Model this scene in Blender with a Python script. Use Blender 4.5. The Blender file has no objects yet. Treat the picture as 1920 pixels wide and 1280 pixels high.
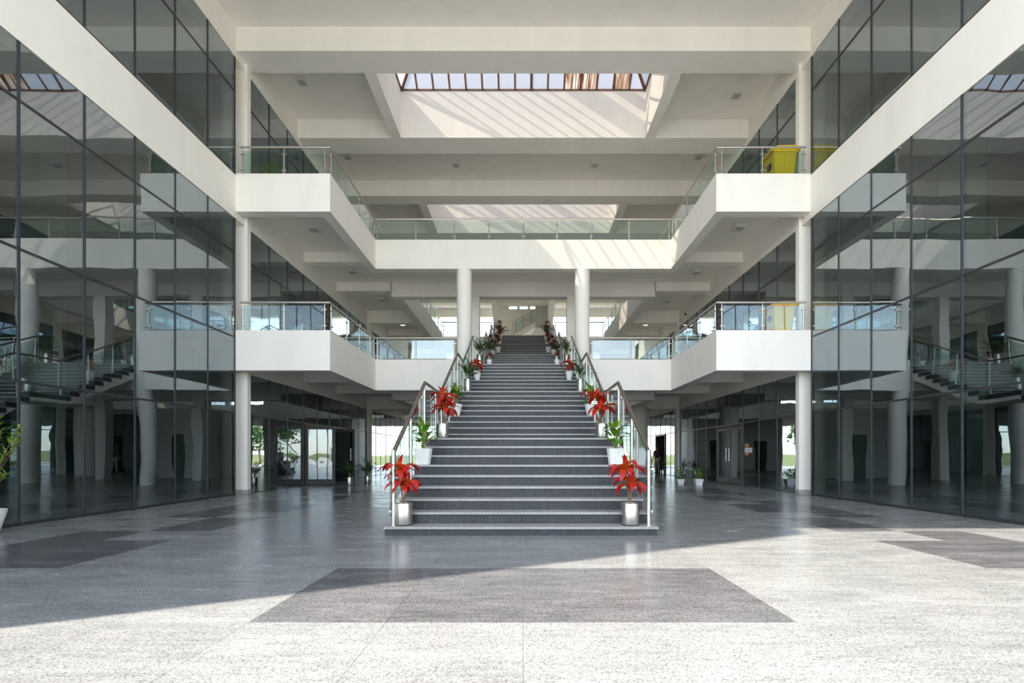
import bpy, bmesh, math, random
from mathutils import Vector, Matrix
random.seed(7)
S = bpy.context.scene
COL = S.collection

# ------------------------------------------------------------------ camera, sky, sun, exposure
F_PX, VPX, VPY, EYE = 900.0, 981.0, 852.0, 1.1      # focal length in pixels, vanishing point, eye height
cam_d = bpy.data.cameras.new('camera'); cam = bpy.data.objects.new('camera', cam_d); COL.objects.link(cam)
cam.location = (0, 0, EYE); cam.rotation_euler = (math.pi/2, 0, 0)
cam_d.sensor_width = 36; cam_d.sensor_fit = 'HORIZONTAL'; cam_d.lens = F_PX/1920*36
cam_d.shift_x = -(VPX-960)/1920; cam_d.shift_y = (VPY-640)/1920
cam_d.clip_start = .05; cam_d.clip_end = 3000
S.camera = cam

SUN_EL = math.radians(44.0); SUN_AZ = (2.0, 1.0)     # light travels towards +x, +y
world = bpy.data.worlds.new('sky'); S.world = world; world.use_nodes = True
wn = world.node_tree.nodes; wl = world.node_tree.links
bg = wn['Background']
sky = wn.new('ShaderNodeTexSky'); sky.sky_type = 'NISHITA'; sky.sun_disc = False
sky.sun_elevation = SUN_EL; sky.sun_rotation = math.atan2(-SUN_AZ[0], -SUN_AZ[1]) % (2*math.pi)
sky.air_density = 1.0; sky.dust_density = 0.3; sky.ozone_density = 1.0
hz = wn.new('ShaderNodeHueSaturation'); hz.inputs['Saturation'].default_value = .5      # hazy, washed-out sky
wl.new(sky.outputs[0], hz.inputs['Color']); wl.new(hz.outputs[0], bg.inputs[0]); bg.inputs[1].default_value = 0.26
sun_d = bpy.data.lights.new('sun', 'SUN'); sun = bpy.data.objects.new('sun', sun_d); COL.objects.link(sun)
sun_d.energy = 5.2; sun_d.angle = math.radians(.6); sun_d.color = (1.0, .90, .77)
hv = Vector((SUN_AZ[0], SUN_AZ[1], 0)).normalized()
sun.rotation_euler = Vector((hv.x*math.cos(SUN_EL), hv.y*math.cos(SUN_EL), -math.sin(SUN_EL))).to_track_quat('-Z', 'Y').to_euler()
sun.location = (-20, -10, 30)
S.view_settings.view_transform = 'Standard'; S.view_settings.look = 'None'
S.view_settings.gamma = 1.0; S.view_settings.use_curve_mapping = False
S.view_settings.exposure = 1.62
S.cycles.max_bounces = 14; S.cycles.diffuse_bounces = 6; S.cycles.glossy_bounces = 5
S.cycles.transparent_max_bounces = 24; S.cycles.transmission_bounces = 8

# ------------------------------------------------------------------ materials
M = {}
def nmat(name):
    m = bpy.data.materials.new(name); m.use_nodes = True
    M[name] = m
    return m, m.node_tree.nodes, m.node_tree.links, m.node_tree.nodes['Principled BSDF']
def coords(n, l, kind='Object', scale=None):
    t = n.new('ShaderNodeTexCoord')
    return t.outputs[kind]
def noise(n, l, vec, scale, detail=4, rough=.55):
    x = n.new('ShaderNodeTexNoise'); x.inputs['Scale'].default_value = scale
    x.inputs['Detail'].default_value = detail; x.inputs['Roughness'].default_value = rough
    if vec is not None: l.new(vec, x.inputs['Vector'])
    return x.outputs['Fac']
def ramp(n, l, fac, stops):
    r = n.new('ShaderNodeValToRGB'); e = r.color_ramp.elements
    while len(e) < len(stops): e.new(.5)
    for i, (p, c) in enumerate(stops):
        e[i].position = p; e[i].color = (c[0], c[1], c[2], 1)
    l.new(fac, r.inputs['Fac'])
    return r.outputs['Color']
def mixc(n, l, fac, a, b, mode='MIX'):
    x = n.new('ShaderNodeMix'); x.data_type = 'RGBA'; x.blend_type = mode
    for sock, v in ((0, fac), (6, a), (7, b)):
        if hasattr(v, 'links') or hasattr(v, 'is_output'): l.new(v, x.inputs[sock])
        elif sock == 0: x.inputs[0].default_value = v
        else: x.inputs[sock].default_value = (v[0], v[1], v[2], 1)
    return x.outputs[2]
def bump(n, l, h, bs, strength=.1, dist=.01):
    b = n.new('ShaderNodeBump'); b.inputs['Strength'].default_value = strength; b.inputs['Distance'].default_value = dist
    l.new(h, b.inputs['Height']); l.new(b.outputs[0], bs.inputs['Normal'])
def plain(name, col, rough=.5, metal=0.0, spec=.5):
    m, n, l, b = nmat(name)
    b.inputs['Base Color'].default_value = (*col, 1); b.inputs['Roughness'].default_value = rough
    b.inputs['Metallic'].default_value = metal; b.inputs['Specular IOR Level'].default_value = spec
    c = noise(n, l, coords(n, l), 9, 3)
    l.new(mixc(n, l, c, tuple(v*.93 for v in col), tuple(min(1, v*1.05) for v in col)), b.inputs['Base Color'])
    return m
def paint(name, col, dirt=.06):
    m, n, l, b = nmat(name)
    v = coords(n, l)
    mp = n.new('ShaderNodeMapping'); mp.inputs['Scale'].default_value = (1.4, 1.4, .35); l.new(v, mp.inputs['Vector'])
    a = noise(n, l, mp.outputs[0], 1.3, 6, .6)
    c1 = ramp(n, l, a, [(.3, tuple(x*(1-dirt) for x in col)), (.62, col)])
    sp = noise(n, l, v, 24, 2, .5)
    c2 = mixc(n, l, ramp(n, l, sp, [(.3, (.0,)*3), (.36, (1,)*3)]), tuple(x*.95 for x in col), c1)
    l.new(c2, b.inputs['Base Color'])
    b.inputs['Roughness'].default_value = .7; b.inputs['Specular IOR Level'].default_value = .25
    bump(n, l, noise(n, l, v, 1.6, 3), b, .25, .012)
    return m
def granite(name, lo, hi, grain, rough=(.1, .3), cloud=.18, spec=.5):
    m, n, l, b = nmat(name)
    v = n.new('ShaderNodeNewGeometry').outputs['Position']
    oi = n.new('ShaderNodeObjectInfo')
    sp = n.new('ShaderNodeTexVoronoi'); sp.inputs['Scale'].default_value = grain; l.new(v, sp.inputs['Vector'])
    mp = n.new('ShaderNodeMapping'); mp.inputs['Scale'].default_value = (.7, 2.2, 1); l.new(v, mp.inputs['Vector'])
    cl = noise(n, l, mp.outputs[0], 1.6, 7, .65)
    sepc = n.new('ShaderNodeSeparateColor'); l.new(sp.outputs['Color'], sepc.inputs[0])
    fine = noise(n, l, v, grain*.55, 3, .7)
    base = ramp(n, l, sepc.outputs[0], [(0, lo), (.22, tuple(.45*a+.55*c for a, c in zip(lo, hi))), (.5, hi), (1, tuple(min(.95, x*1.12) for x in hi))])
    base = mixc(n, l, .3, base, ramp(n, l, fine, [(.35, lo), (.6, hi)]))
    mp2 = n.new('ShaderNodeMapping'); mp2.inputs['Scale'].default_value = (1.2, 9, 1); l.new(v, mp2.inputs['Vector'])
    st = noise(n, l, mp2.outputs[0], 2.2, 6, .7)
    both = n.new('ShaderNodeMath'); both.operation = 'ADD'; l.new(cl, both.inputs[0]); l.new(st, both.inputs[1])
    hf = n.new('ShaderNodeMath'); hf.operation = 'MULTIPLY'; hf.inputs[1].default_value = .5; l.new(both.outputs[0], hf.inputs[0])
    shade = ramp(n, l, hf.outputs[0], [(.34, (1-cloud,)*3), (.5, (1,)*3), (.66, (1+cloud,)*3)])
    base = mixc(n, l, 1.0, base, shade, 'MULTIPLY')
    rnd = n.new('ShaderNodeMapRange'); rnd.inputs['To Min'].default_value = .95; rnd.inputs['To Max'].default_value = 1.05
    l.new(oi.outputs['Random'], rnd.inputs['Value'])
    cr = n.new('ShaderNodeCombineColor')
    for i in range(3): l.new(rnd.outputs[0], cr.inputs[i])
    base = mixc(n, l, 1.0, base, cr.outputs[0], 'MULTIPLY')
    l.new(base, b.inputs['Base Color'])
    rr = n.new('ShaderNodeMapRange'); rr.inputs['From Min'].default_value = .3; rr.inputs['From Max'].default_value = .7
    rr.inputs['To Min'].default_value = rough[0]; rr.inputs['To Max'].default_value = rough[1]
    l.new(cl, rr.inputs['Value']); l.new(rr.outputs[0], b.inputs['Roughness'])
    b.inputs['Specular IOR Level'].default_value = spec
    return m
def glass(name, tint, refl, base, power, wave=0.0, wscale=.5, rough=0.0):
    """thin architectural glass: tinted transmission plus a mirror coat that grows towards grazing angles"""
    m, n, l, b = nmat(name); n.remove(b)
    tr = n.new('ShaderNodeBsdfTransparent'); tr.inputs[0].default_value = (*tint, 1)
    gl = n.new('ShaderNodeBsdfGlossy'); gl.inputs['Color'].default_value = (*refl, 1); gl.inputs['Roughness'].default_value = rough
    lw = n.new('ShaderNodeLayerWeight'); lw.inputs['Blend'].default_value = .5
    pw = n.new('ShaderNodeMath'); pw.operation = 'POWER'; pw.inputs[1].default_value = power; l.new(lw.outputs['Facing'], pw.inputs[0])
    mr = n.new('ShaderNodeMapRange'); mr.inputs['To Min'].default_value = base; mr.inputs['To Max'].default_value = .74
    l.new(pw.outputs[0], mr.inputs['Value'])
    mx = n.new('ShaderNodeMixShader'); l.new(mr.outputs[0], mx.inputs[0]); l.new(tr.outputs[0], mx.inputs[1]); l.new(gl.outputs[0], mx.inputs[2])
    if wave:
        g = n.new('ShaderNodeNewGeometry')
        h = noise(n, l, g.outputs['Position'], wscale, 1, .4)
        bp = n.new('ShaderNodeBump'); bp.inputs['Strength'].default_value = 1; bp.inputs['Distance'].default_value = wave
        l.new(h, bp.inputs['Height']); l.new(bp.outputs[0], gl.inputs['Normal'])
    l.new(mx.outputs[0], n['Material Output'].inputs['Surface'])
    return m
def steel(name, col, rough=.28):
    m, n, l, b = nmat(name)
    b.inputs['Metallic'].default_value = 1
    v = coords(n, l)
    mp = n.new('ShaderNodeMapping'); mp.inputs['Scale'].default_value = (3, 3, 90); l.new(v, mp.inputs['Vector'])
    a = noise(n, l, mp.outputs[0], 3, 3)
    l.new(ramp(n, l, a, [(.3, tuple(c*.9 for c in col)), (.7, col)]), b.inputs['Base Color'])
    b.inputs['Roughness'].default_value = rough
    return m
def leafmat(name, stops, gloss=.35):
    m, n, l, b = nmat(name)
    at = n.new('ShaderNodeAttribute'); at.attribute_name = 'along'
    oi = n.new('ShaderNodeObjectInfo')
    c = ramp(n, l, at.outputs['Fac'], stops)
    hs = n.new('ShaderNodeHueSaturation'); l.new(c, hs.inputs['Color'])
    mr = n.new('ShaderNodeMapRange'); mr.inputs['To Min'].default_value = .72; mr.inputs['To Max'].default_value = 1.2
    l.new(oi.outputs['Random'], mr.inputs['Value']); l.new(mr.outputs[0], hs.inputs['Value'])
    l.new(hs.outputs[0], b.inputs['Base Color'])
    b.inputs['Roughness'].default_value = gloss
    tl = n.new('ShaderNodeBsdfTranslucent'); l.new(hs.outputs[0], tl.inputs[0])
    mx = n.new('ShaderNodeMixShader'); mx.inputs[0].default_value = .25
    l.new(b.outputs[0], mx.inputs[1]); l.new(tl.outputs[0], mx.inputs[2]); l.new(mx.outputs[0], n['Material Output'].inputs['Surface'])
    return m

paint('white_paint', (.885, .85, .79)); paint('ceiling_paint', (.87, .835, .775)); paint('grey_and_shade_paint', (.5, .49, .47))
paint('core_paint', (.66, .64, .60))
paint('room_paint', (.42, .43, .42)); paint('room_column', (.62, .66, .6)); paint('skirting', (.36, .35, .33))
granite('light_granite', (.085, .09, .092), (.25, .256, .256), 120, (.16, .3), .26, .3)
granite('dark_granite', (.025, .026, .03), (.125, .125, .132), 120, (.16, .3), .42, .3)
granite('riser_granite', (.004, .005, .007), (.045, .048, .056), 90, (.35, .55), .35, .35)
granite('tread_granite', (.18, .18, .17), (.36, .36, .345), 120, (.3, .5), .15)
plain('joint', (.46, .455, .44), .8); plain('riser_joint', (.2, .2, .2), .8)
glass('facade_glass', (.47, .54, .53), (.82, .89, .95), .27, 2.4, .004, .9)
glass('door_glass', (.3, .32, .32), (.9, .92, .95), .38, 2.5, .004, 1.4)
glass('rail_glass', (.84, .92, .89), (.95, .97, 1.0), .10, 3.2, .003, .9)
glass('skylight_glass', (.64, .63, .62), (.7, .7, .75), .05, 4)
m = M['skylight_glass']; n, l = m.node_tree.nodes, m.node_tree.links      # slightly milky sheet
_mo = n['Material Output']; _src = _mo.inputs['Surface'].links[0].from_socket
_tl = n.new('ShaderNodeBsdfTranslucent'); _tl.inputs[0].default_value = (.42, .42, .44, 1)
_mx = n.new('ShaderNodeMixShader'); _mx.inputs[0].default_value = .3
l.new(_src, _mx.inputs[1]); l.new(_tl.outputs[0], _mx.inputs[2]); l.new(_mx.outputs[0], _mo.inputs['Surface'])
steel('steel', (.56, .53, .49), .36); steel('handrail_steel', (.34, .31, .28), .32); steel('pot_steel', (.58, .555, .52), .33)
plain('mullion', (.045, .05, .055), .4, .3); plain('door_frame', (.03, .026, .024), .45)
plain('black', (.01, .01, .011), .5); plain('rubber', (.02, .02, .02), .8)
plain('brown_bar', (.16, .075, .045), .6); plain('white_plastic', (.78, .78, .76), .35); plain('lamp_grey', (.45, .45, .43), .5)
plain('yellow_plastic', (.85, .56, .01), .38); plain('amber_plastic', (.86, .52, .10), .45)
plain('soil', (.05, .035, .025), .9); plain('pebble', (.7, .69, .66), .7)
plain('stem_brown', (.16, .09, .055), .7); plain('stem_green', (.20, .27, .07), .5)
plain('paper', (.8, .8, .78), .7); plain('orange_paper', (.85, .33, .13), .7)
plain('trunk', (.14, .10, .075), .85); plain('membrane', (.72, .62, .48), .6); plain('pole_white', (.75, .75, .75), .4)
plain('skin', (.42, .25, .17), .55); plain('cloth_dark', (.03, .025, .03), .8); plain('cloth_light', (.55, .53, .52), .8)
plain('cloth_pink', (.7, .25, .27), .8); plain('hair', (.012, .009, .008), .5); plain('car_blue', (.02, .06, .28), .25, .2); plain('car_white', (.75, .76, .78), .25)
leafmat('red_leaf', [(0, (.62, .22, .02)), (.3, (.72, .12, .02)), (.6, (.58, .025, .018)), (1, (.30, .01, .02))])
leafmat('dark_red_leaf', [(0, (.30, .05, .02)), (.4, (.30, .02, .02)), (1, (.16, .008, .02))])
leafmat('green_leaf', [(0, (.16, .34, .03)), (.5, (.09, .26, .025)), (1, (.06, .20, .02))])
leafmat('lime_leaf', [(0, (.30, .42, .06)), (.5, (.2, .36, .04)), (1, (.12, .28, .03))])
leafmat('palm_leaf', [(0, (.07, .14, .035)), (.5, (.055, .13, .03)), (1, (.10, .17, .05))])
leafmat('tree_leaf', [(0, (.04, .10, .02)), (.5, (.06, .14, .03)), (1, (.08, .18, .04))], .6)
m, n, l, b = nmat('dirty_panel')        # weathered translucent sheet with rust-coloured streaks
v = coords(n, l)
mp = n.new('ShaderNodeMapping'); mp.inputs['Scale'].default_value = (22, 1.2, 1.2); l.new(v, mp.inputs['Vector'])
a = noise(n, l, mp.outputs[0], 1.0, 5, .7)
cc = ramp(n, l, a, [(.32, (.09, .05, .03)), (.47, (.42, .30, .22)), (.6, (.72, .68, .64))])
tl = n.new('ShaderNodeBsdfTranslucent'); l.new(cc, tl.inputs[0]); l.new(cc, b.inputs['Base Color'])
mx = n.new('ShaderNodeMixShader'); mx.inputs[0].default_value = .75; l.new(b.outputs[0], mx.inputs[1]); l.new(tl.outputs[0], mx.inputs[2])
l.new(mx.outputs[0], n['Material Output'].inputs['Surface'])
m, n, l, b = nmat('lamp_lit'); b.inputs['Emission Color'].default_value = (1, .95, .85, 1); b.inputs['Emission Strength'].default_value = 5
m, n, l, b = nmat('grass')
v = n.new('ShaderNodeNewGeometry').outputs['Position']
l.new(ramp(n, l, noise(n, l, v, .25, 8, .7), [(.3, (.10, .15, .04)), (.55, (.22, .25, .08)), (.75, (.34, .31, .14))]), b.inputs['Base Color']); b.inputs['Roughness'].default_value = .9
m, n, l, b = nmat('paving')
v = n.new('ShaderNodeNewGeometry').outputs['Position']
br = n.new('ShaderNodeTexBrick'); br.inputs['Scale'].default_value = 1.1; br.inputs['Color1'].default_value = (.74, .72, .68, 1); br.inputs['Color2'].default_value = (.68, .66, .62, 1); br.inputs['Mortar'].default_value = (.3, .29, .28, 1); br.inputs['Mortar Size'].default_value = .01
l.new(v, br.inputs['Vector']); l.new(br.outputs[0], b.inputs['Base Color']); b.inputs['Roughness'].default_value = .6

# ------------------------------------------------------------------ helpers
def link(name, me, mat, parent=None, world=True):
    o = bpy.data.objects.new(name, me); COL.objects.link(o)
    if mat and not me.materials: me.materials.append(M[mat])
    if parent is not None:
        o.parent = parent
        if world: o.location = -wloc(parent)
    return o
def wloc(o):
    v = o.location.copy()
    while o.parent is not None:
        o = o.parent; v += o.location
    return v
class B:
    """collects boxes, prisms, tubes and lathes; build() links them as one mesh object"""
    def __init__(s): s.v = []; s.f = []; s.smooth = False
    def add(s, vs, fs):
        k = len(s.v); s.v += [tuple(p) for p in vs]; s.f += [tuple(i+k for i in f) for f in fs]; return s
    def box(s, x0, x1, y0, y1, z0, z1):
        if x0 > x1: x0, x1 = x1, x0
        if y0 > y1: y0, y1 = y1, y0
        return s.add([(x0,y0,z0),(x1,y0,z0),(x1,y1,z0),(x0,y1,z0),(x0,y0,z1),(x1,y0,z1),(x1,y1,z1),(x0,y1,z1)],
                     [(3,2,1,0),(4,5,6,7),(0,1,5,4),(1,2,6,5),(2,3,7,6),(3,0,4,7)])
    def prism(s, poly, axis, a, b):
        """poly in the two remaining axes; axis 'x' -> (y,z), 'y' -> (x,z), 'z' -> (x,y)"""
        def P(p, t): return {'x': (t,p[0],p[1]), 'y': (p[0],t,p[1]), 'z': (p[0],p[1],t)}[axis]
        k = len(poly)
        vs = [P(p, a) for p in poly]+[P(p, b) for p in poly]
        fs = [tuple(range(k))[::-1], tuple(range(k, 2*k))]+[(i,(i+1)%k,(i+1)%k+k,i+k) for i in range(k)]
        return s.add(vs, fs)
    def tube(s, pts, r, n=10, cap=True):
        pts = [Vector(p) for p in pts]; s.smooth = True
        rs = r if isinstance(r, (list, tuple)) else [r]*len(pts)
        rings = []
        for i, p in enumerate(pts):
            d1 = (pts[i]-pts[i-1]).normalized() if i else None
            d2 = (pts[i+1]-pts[i]).normalized() if i < len(pts)-1 else None
            t = (d1+d2).normalized() if d1 is not None and d2 is not None else (d1 if d2 is None else d2)
            up = Vector((0,0,1)) if abs(t.z) < .95 else Vector((1,0,0))
            a = t.cross(up).normalized(); c = a.cross(t).normalized()
            k = 1.0
            if d1 is not None and d2 is not None: k = min(1.6, 1/max(.5, d1.dot(t)))
            rings.append([p+(a*math.cos(2*math.pi*j/n)+c*math.sin(2*math.pi*j/n)*(k if abs(c.z) > .2 else 1))*rs[i] for j in range(n)])
        vs = [q for R in rings for q in R]; fs = []
        for i in range(len(pts)-1):
            for j in range(n): fs.append((i*n+j, i*n+(j+1)%n, (i+1)*n+(j+1)%n, (i+1)*n+j))
        if cap: fs += [tuple(range(n))[::-1], tuple((len(pts)-1)*n+j for j in range(n))]
        return s.add(vs, fs)
    def lathe(s, prof, n=24, c=(0,0,0), cap=True):
        s.smooth = True
        vs = [(c[0]+r*math.cos(2*math.pi*j/n), c[1]+r*math.sin(2*math.pi*j/n), c[2]+z) for r, z in prof for j in range(n)]
        fs = [(i*n+j, i*n+(j+1)%n, (i+1)*n+(j+1)%n, (i+1)*n+j) for i in range(len(prof)-1) for j in range(n)]
        if cap: fs += [tuple(range(n))[::-1], tuple((len(prof)-1)*n+j for j in range(n))]
        return s.add(vs, fs)
    def mesh(s, name, smooth=None):
        me = bpy.data.meshes.new(name); me.from_pydata(s.v, [], s.f)
        if s.smooth if smooth is None else smooth:
            me.shade_smooth()
            try: me.set_sharp_from_angle(angle=math.radians(40))
            except Exception: pass
        me.update(); return me
    def build(s, name, mat, parent=None, world=True, smooth=None):
        return link(name, s.mesh(name, smooth), mat, parent, world)
def bx(name, mat, parent, *a): return B().box(*a).build(name, mat, parent)
def tag(o, label=None, cat=None, group=None, kind=None):
    if label: o['label'] = label
    if cat: o['category'] = cat
    if group: o['group'] = group
    if kind: o['kind'] = kind
    return o
def empty(name, loc=(0,0,0), label=None, cat=None, group=None, kind=None):
    o = bpy.data.objects.new(name, None); COL.objects.link(o); o.location = loc; o.empty_display_size = .1
    return tag(o, label, cat, group, kind)
def copy_tree(o, parent=None):
    c = o.copy(); COL.objects.link(c); c.parent = parent
    for ch in list(o.children): copy_tree(ch, c)
    return c
SIDE = {-1: 'left', 1: 'right'}

# ------------------------------------------------------------------ dimensions (metres; y is distance from the camera)
XW = 7.8                          # facade plane
Y0, YE = 0.8, 38.6                # front and far ends of the building
YF = 13.0                         # balcony front line
LV = [dict(S=4.00, Bs=3.66, Bd=3.38, F=4.31, U=4.47, R=5.25), dict(S=8.28, Bs=7.92, Bd=7.68, F=8.55, U=8.71, R=9.485)]
RS, RB, RT = 12.68, 12.03, 13.1   # roof soffit, roof beam bottom, roof top
WELLS = [(13.76, 16.58), (20.97, 23.70), (28.1, 30.9)]
WX, WZ = 4.22, 13.66
ORD = {0: 'first', 1: 'second'}

# ------------------------------------------------------------------ ground and floor
g = B(); g.add([(-500,-400,-.06),(500,-400,-.06),(500,700,-.06),(-500,700,-.06)], [(0,1,2,3)])
tag(g.build('ground_field', 'grass'), 'grassy field stretching to the horizon beyond the building', 'ground', kind='structure')
g = B(); g.box(-45, 45, -60, 52, -.05, -.021)
tag(g.build('ground_plaza', 'paving'), 'pale paved plaza around the open building', 'ground', kind='structure')
floor = bx('floor', 'joint', None, -XW-6, XW+6, -14, YE+.2, -.02, -.003); tag(floor, kind='structure', label='polished granite slab floor of the open hall', cat='floor')
TW, TD, YT0 = .9, .75, 3.15
def dark_tile(ix, iy):
    """ix, iy: tile indices (x from ix*.9, y from 3.15 + iy*.75)"""
    if iy in (0, 1) and -2 <= ix <= 1: return True
    a = ix if ix >= 0 else -ix-1
    k = (iy-2) % 6
    if iy < -4: return False
    if k in (0, 1): return a in (5, 6)
    if k == 2: return a == 6
    if k in (3, 4): return a == 5
    return a == 6
tile_me = {}
def tile_mesh(w, matname):
    key = (round(w, 3), matname)
    if key not in tile_me:
        gme = B(); gp = .0009; bv = .0008
        vs = [(gp,gp,-.0029),(w-gp,gp,-.0029),(w-gp,TD-gp,-.0029),(gp,TD-gp,-.0029),(gp+bv,gp+bv,0),(w-gp-bv,gp+bv,0),(w-gp-bv,TD-gp-bv,0),(gp+bv,TD-gp-bv,0)]
        gme.add(vs, [(4,5,6,7),(0,1,5,4),(1,2,6,5),(2,3,7,6),(3,0,4,7)])
        me = gme.mesh('tile'); me.materials.append(M[matname]); tile_me[key] = me
    return tile_me[key]
rest = {'light_granite': B(), 'dark_granite': B()}
def put_rest(x, y, w, mt): rest[mt].box(x+.002, x+w-.002, y+.002, y+TD-.002, -.012, 0)
for iy in range(-22, 48):
    y = YT0+iy*TD
    if y > YE: break
    for ix in range(-9, 9):
        x = ix*TW; w = TW
        if ix == -9: x, w = -XW-.02, XW+.02-7.2
        if ix == 8: w = XW+.02-7.2
        mt = 'dark_granite' if dark_tile(ix, iy) else 'light_granite'
        if -2 <= iy <= 13:
            o = link('tile', tile_mesh(w, mt), None, floor); o.location = Vector((x, y, 0))-wloc(floor)
        else: put_rest(x, y, w, mt)
for mt, bb in rest.items(): tag(bb.build('paving_slabs', mt, floor), kind='stuff')

# ------------------------------------------------------------------ roof
roof = empty('ceiling', (0, Y0, RS), 'white painted concrete roof with deep cross beams and skylight wells', 'ceiling', kind='structure')
YR = Y0+.48                      # roof edge above the forecourt
ys = [YR]+[t for w in WELLS for t in w]+[YE]
ys[-1] = 37.6
for s in (-1, 1): bx('roof_slab', 'ceiling_paint', roof, s*2.1, s*(XW+.3), 37.6, YE, RS, RT)
for i in range(0, len(ys), 2): bx('roof_slab', 'ceiling_paint', roof, -XW-.3, XW+.3, ys[i], ys[i+1], RS, RT)
for a, b_ in WELLS:
    for s in (-1, 1): bx('roof_slab', 'ceiling_paint', roof, s*(WX+.32), s*(XW+.3), a, b_, RS, RT)
for a, b_ in [(13.0, 13.76), (16.58, 17.44), (20.28, 20.97), (23.7, 24.5), (27.4, 28.1), (30.9, 31.7), (34.6, 35.3), (6.3, 7.0)]:
    bx('beam', 'white_paint', roof, -XW+.01, XW-.01, a, b_, RB, RS+.02)
for s in (-1, 1): bx('beam', 'white_paint', roof, s*2.1, s*(XW-.01), 38.1, YE, RB, RS+.02)
for a, b_ in WELLS:
    for s in (-1, 1):
        bx('well_wall', 'white_paint', roof, s*WX, s*(WX+.33), a, b_, RB, WZ)
    bx('well_wall', 'white_paint', roof, -WX, WX, a-.2, a+.015, RB+.001, WZ)
    bx('well_wall', 'white_paint', roof, -WX, WX, b_-.015, b_+.2, RB+.001, WZ)
bx('parapet', 'white_paint', roof, -XW-.3, XW+.3, YR, YR+.3, RT, 13.75)

# skylights: hipped glazing on each well
def skylight(idx, a, b_):
    sk = empty('window_%d' % idx, (0, (a+b_)/2, WZ), ['hipped skylight with brown bars above the front roof well', 'hipped skylight above the middle roof well', 'hipped skylight above the far roof well'][idx-1], 'skylight', kind='structure')
    ym, zr = (a+b_)/2, WZ+1.15; hip = 1.1; N = 15; bw = 2*WX/N
    def slope(xb, side):   # point on base / top for bar at x
        yb = b_ if side > 0 else a
        t = min(1, (WX-abs(xb))/hip)
        return Vector((xb, yb, WZ)), Vector((xb, yb+(ym-yb)*t, WZ+(zr-WZ)*t))
    dirty = {10: 1, 11: 1, 12: 0, 13: 1} if idx == 1 else {3: 1, 9: 1}
    for side in (-1, 1):
        for k in range(N):
            x0, x1 = -WX+k*bw, -WX+(k+1)*bw
            p0, q0 = slope(x0, side); p1, q1 = slope(x1, side)
            up = Vector((0, 0, .015))
            bb = B(); bb.add([p0, p1, q1, q0, p0+up, p1+up, q1+up, q0+up], [(3,2,1,0),(4,5,6,7),(0,1,5,4),(1,2,6,5),(2,3,7,6),(3,0,4,7)])
            bb.build('pane', 'dirty_panel' if dirty.get(k) and side > 0 else 'skylight_glass', sk)
            if k: B().tube([p0, q0], .045 if k == 8 else .03, 6).build('glazing_bar', 'brown_bar', sk)
    for s in (-1, 1):
        ap = Vector((s*(WX-hip), ym, zr)); up = Vector((0, 0, .015))
        tri = [Vector((s*WX, a, WZ)), Vector((s*WX, b_, WZ)), ap]
        bb = B(); bb.add(tri+[t+up for t in tri], [(0,1,2),(5,4,3),(0,1,4,3),(1,2,5,4),(2,0,3,5)]); bb.build('pane', 'skylight_glass', sk)
        for yb in (a, b_): B().tube([(s*WX, yb, WZ), ap], .06, 6).build('hip_bar', 'brown_bar', sk)
    B().tube([(-WX+hip, ym, zr), (WX-hip, ym, zr)], .05, 6).build('ridge_bar', 'brown_bar', sk)
    fr = B()
    fr.box(-WX, WX, a-.05, a+.03, WZ-.02, WZ+.05); fr.box(-WX, WX, b_-.03, b_+.05, WZ-.02, WZ+.05)
    for s in (-1, 1): fr.box(s*WX-.04, s*WX+.04, a, b_, WZ-.02, WZ+.05)
    fr.build('frame', 'brown_bar', sk)
for i, (a, b_) in enumerate(WELLS): skylight(i+1, a, b_)

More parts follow.
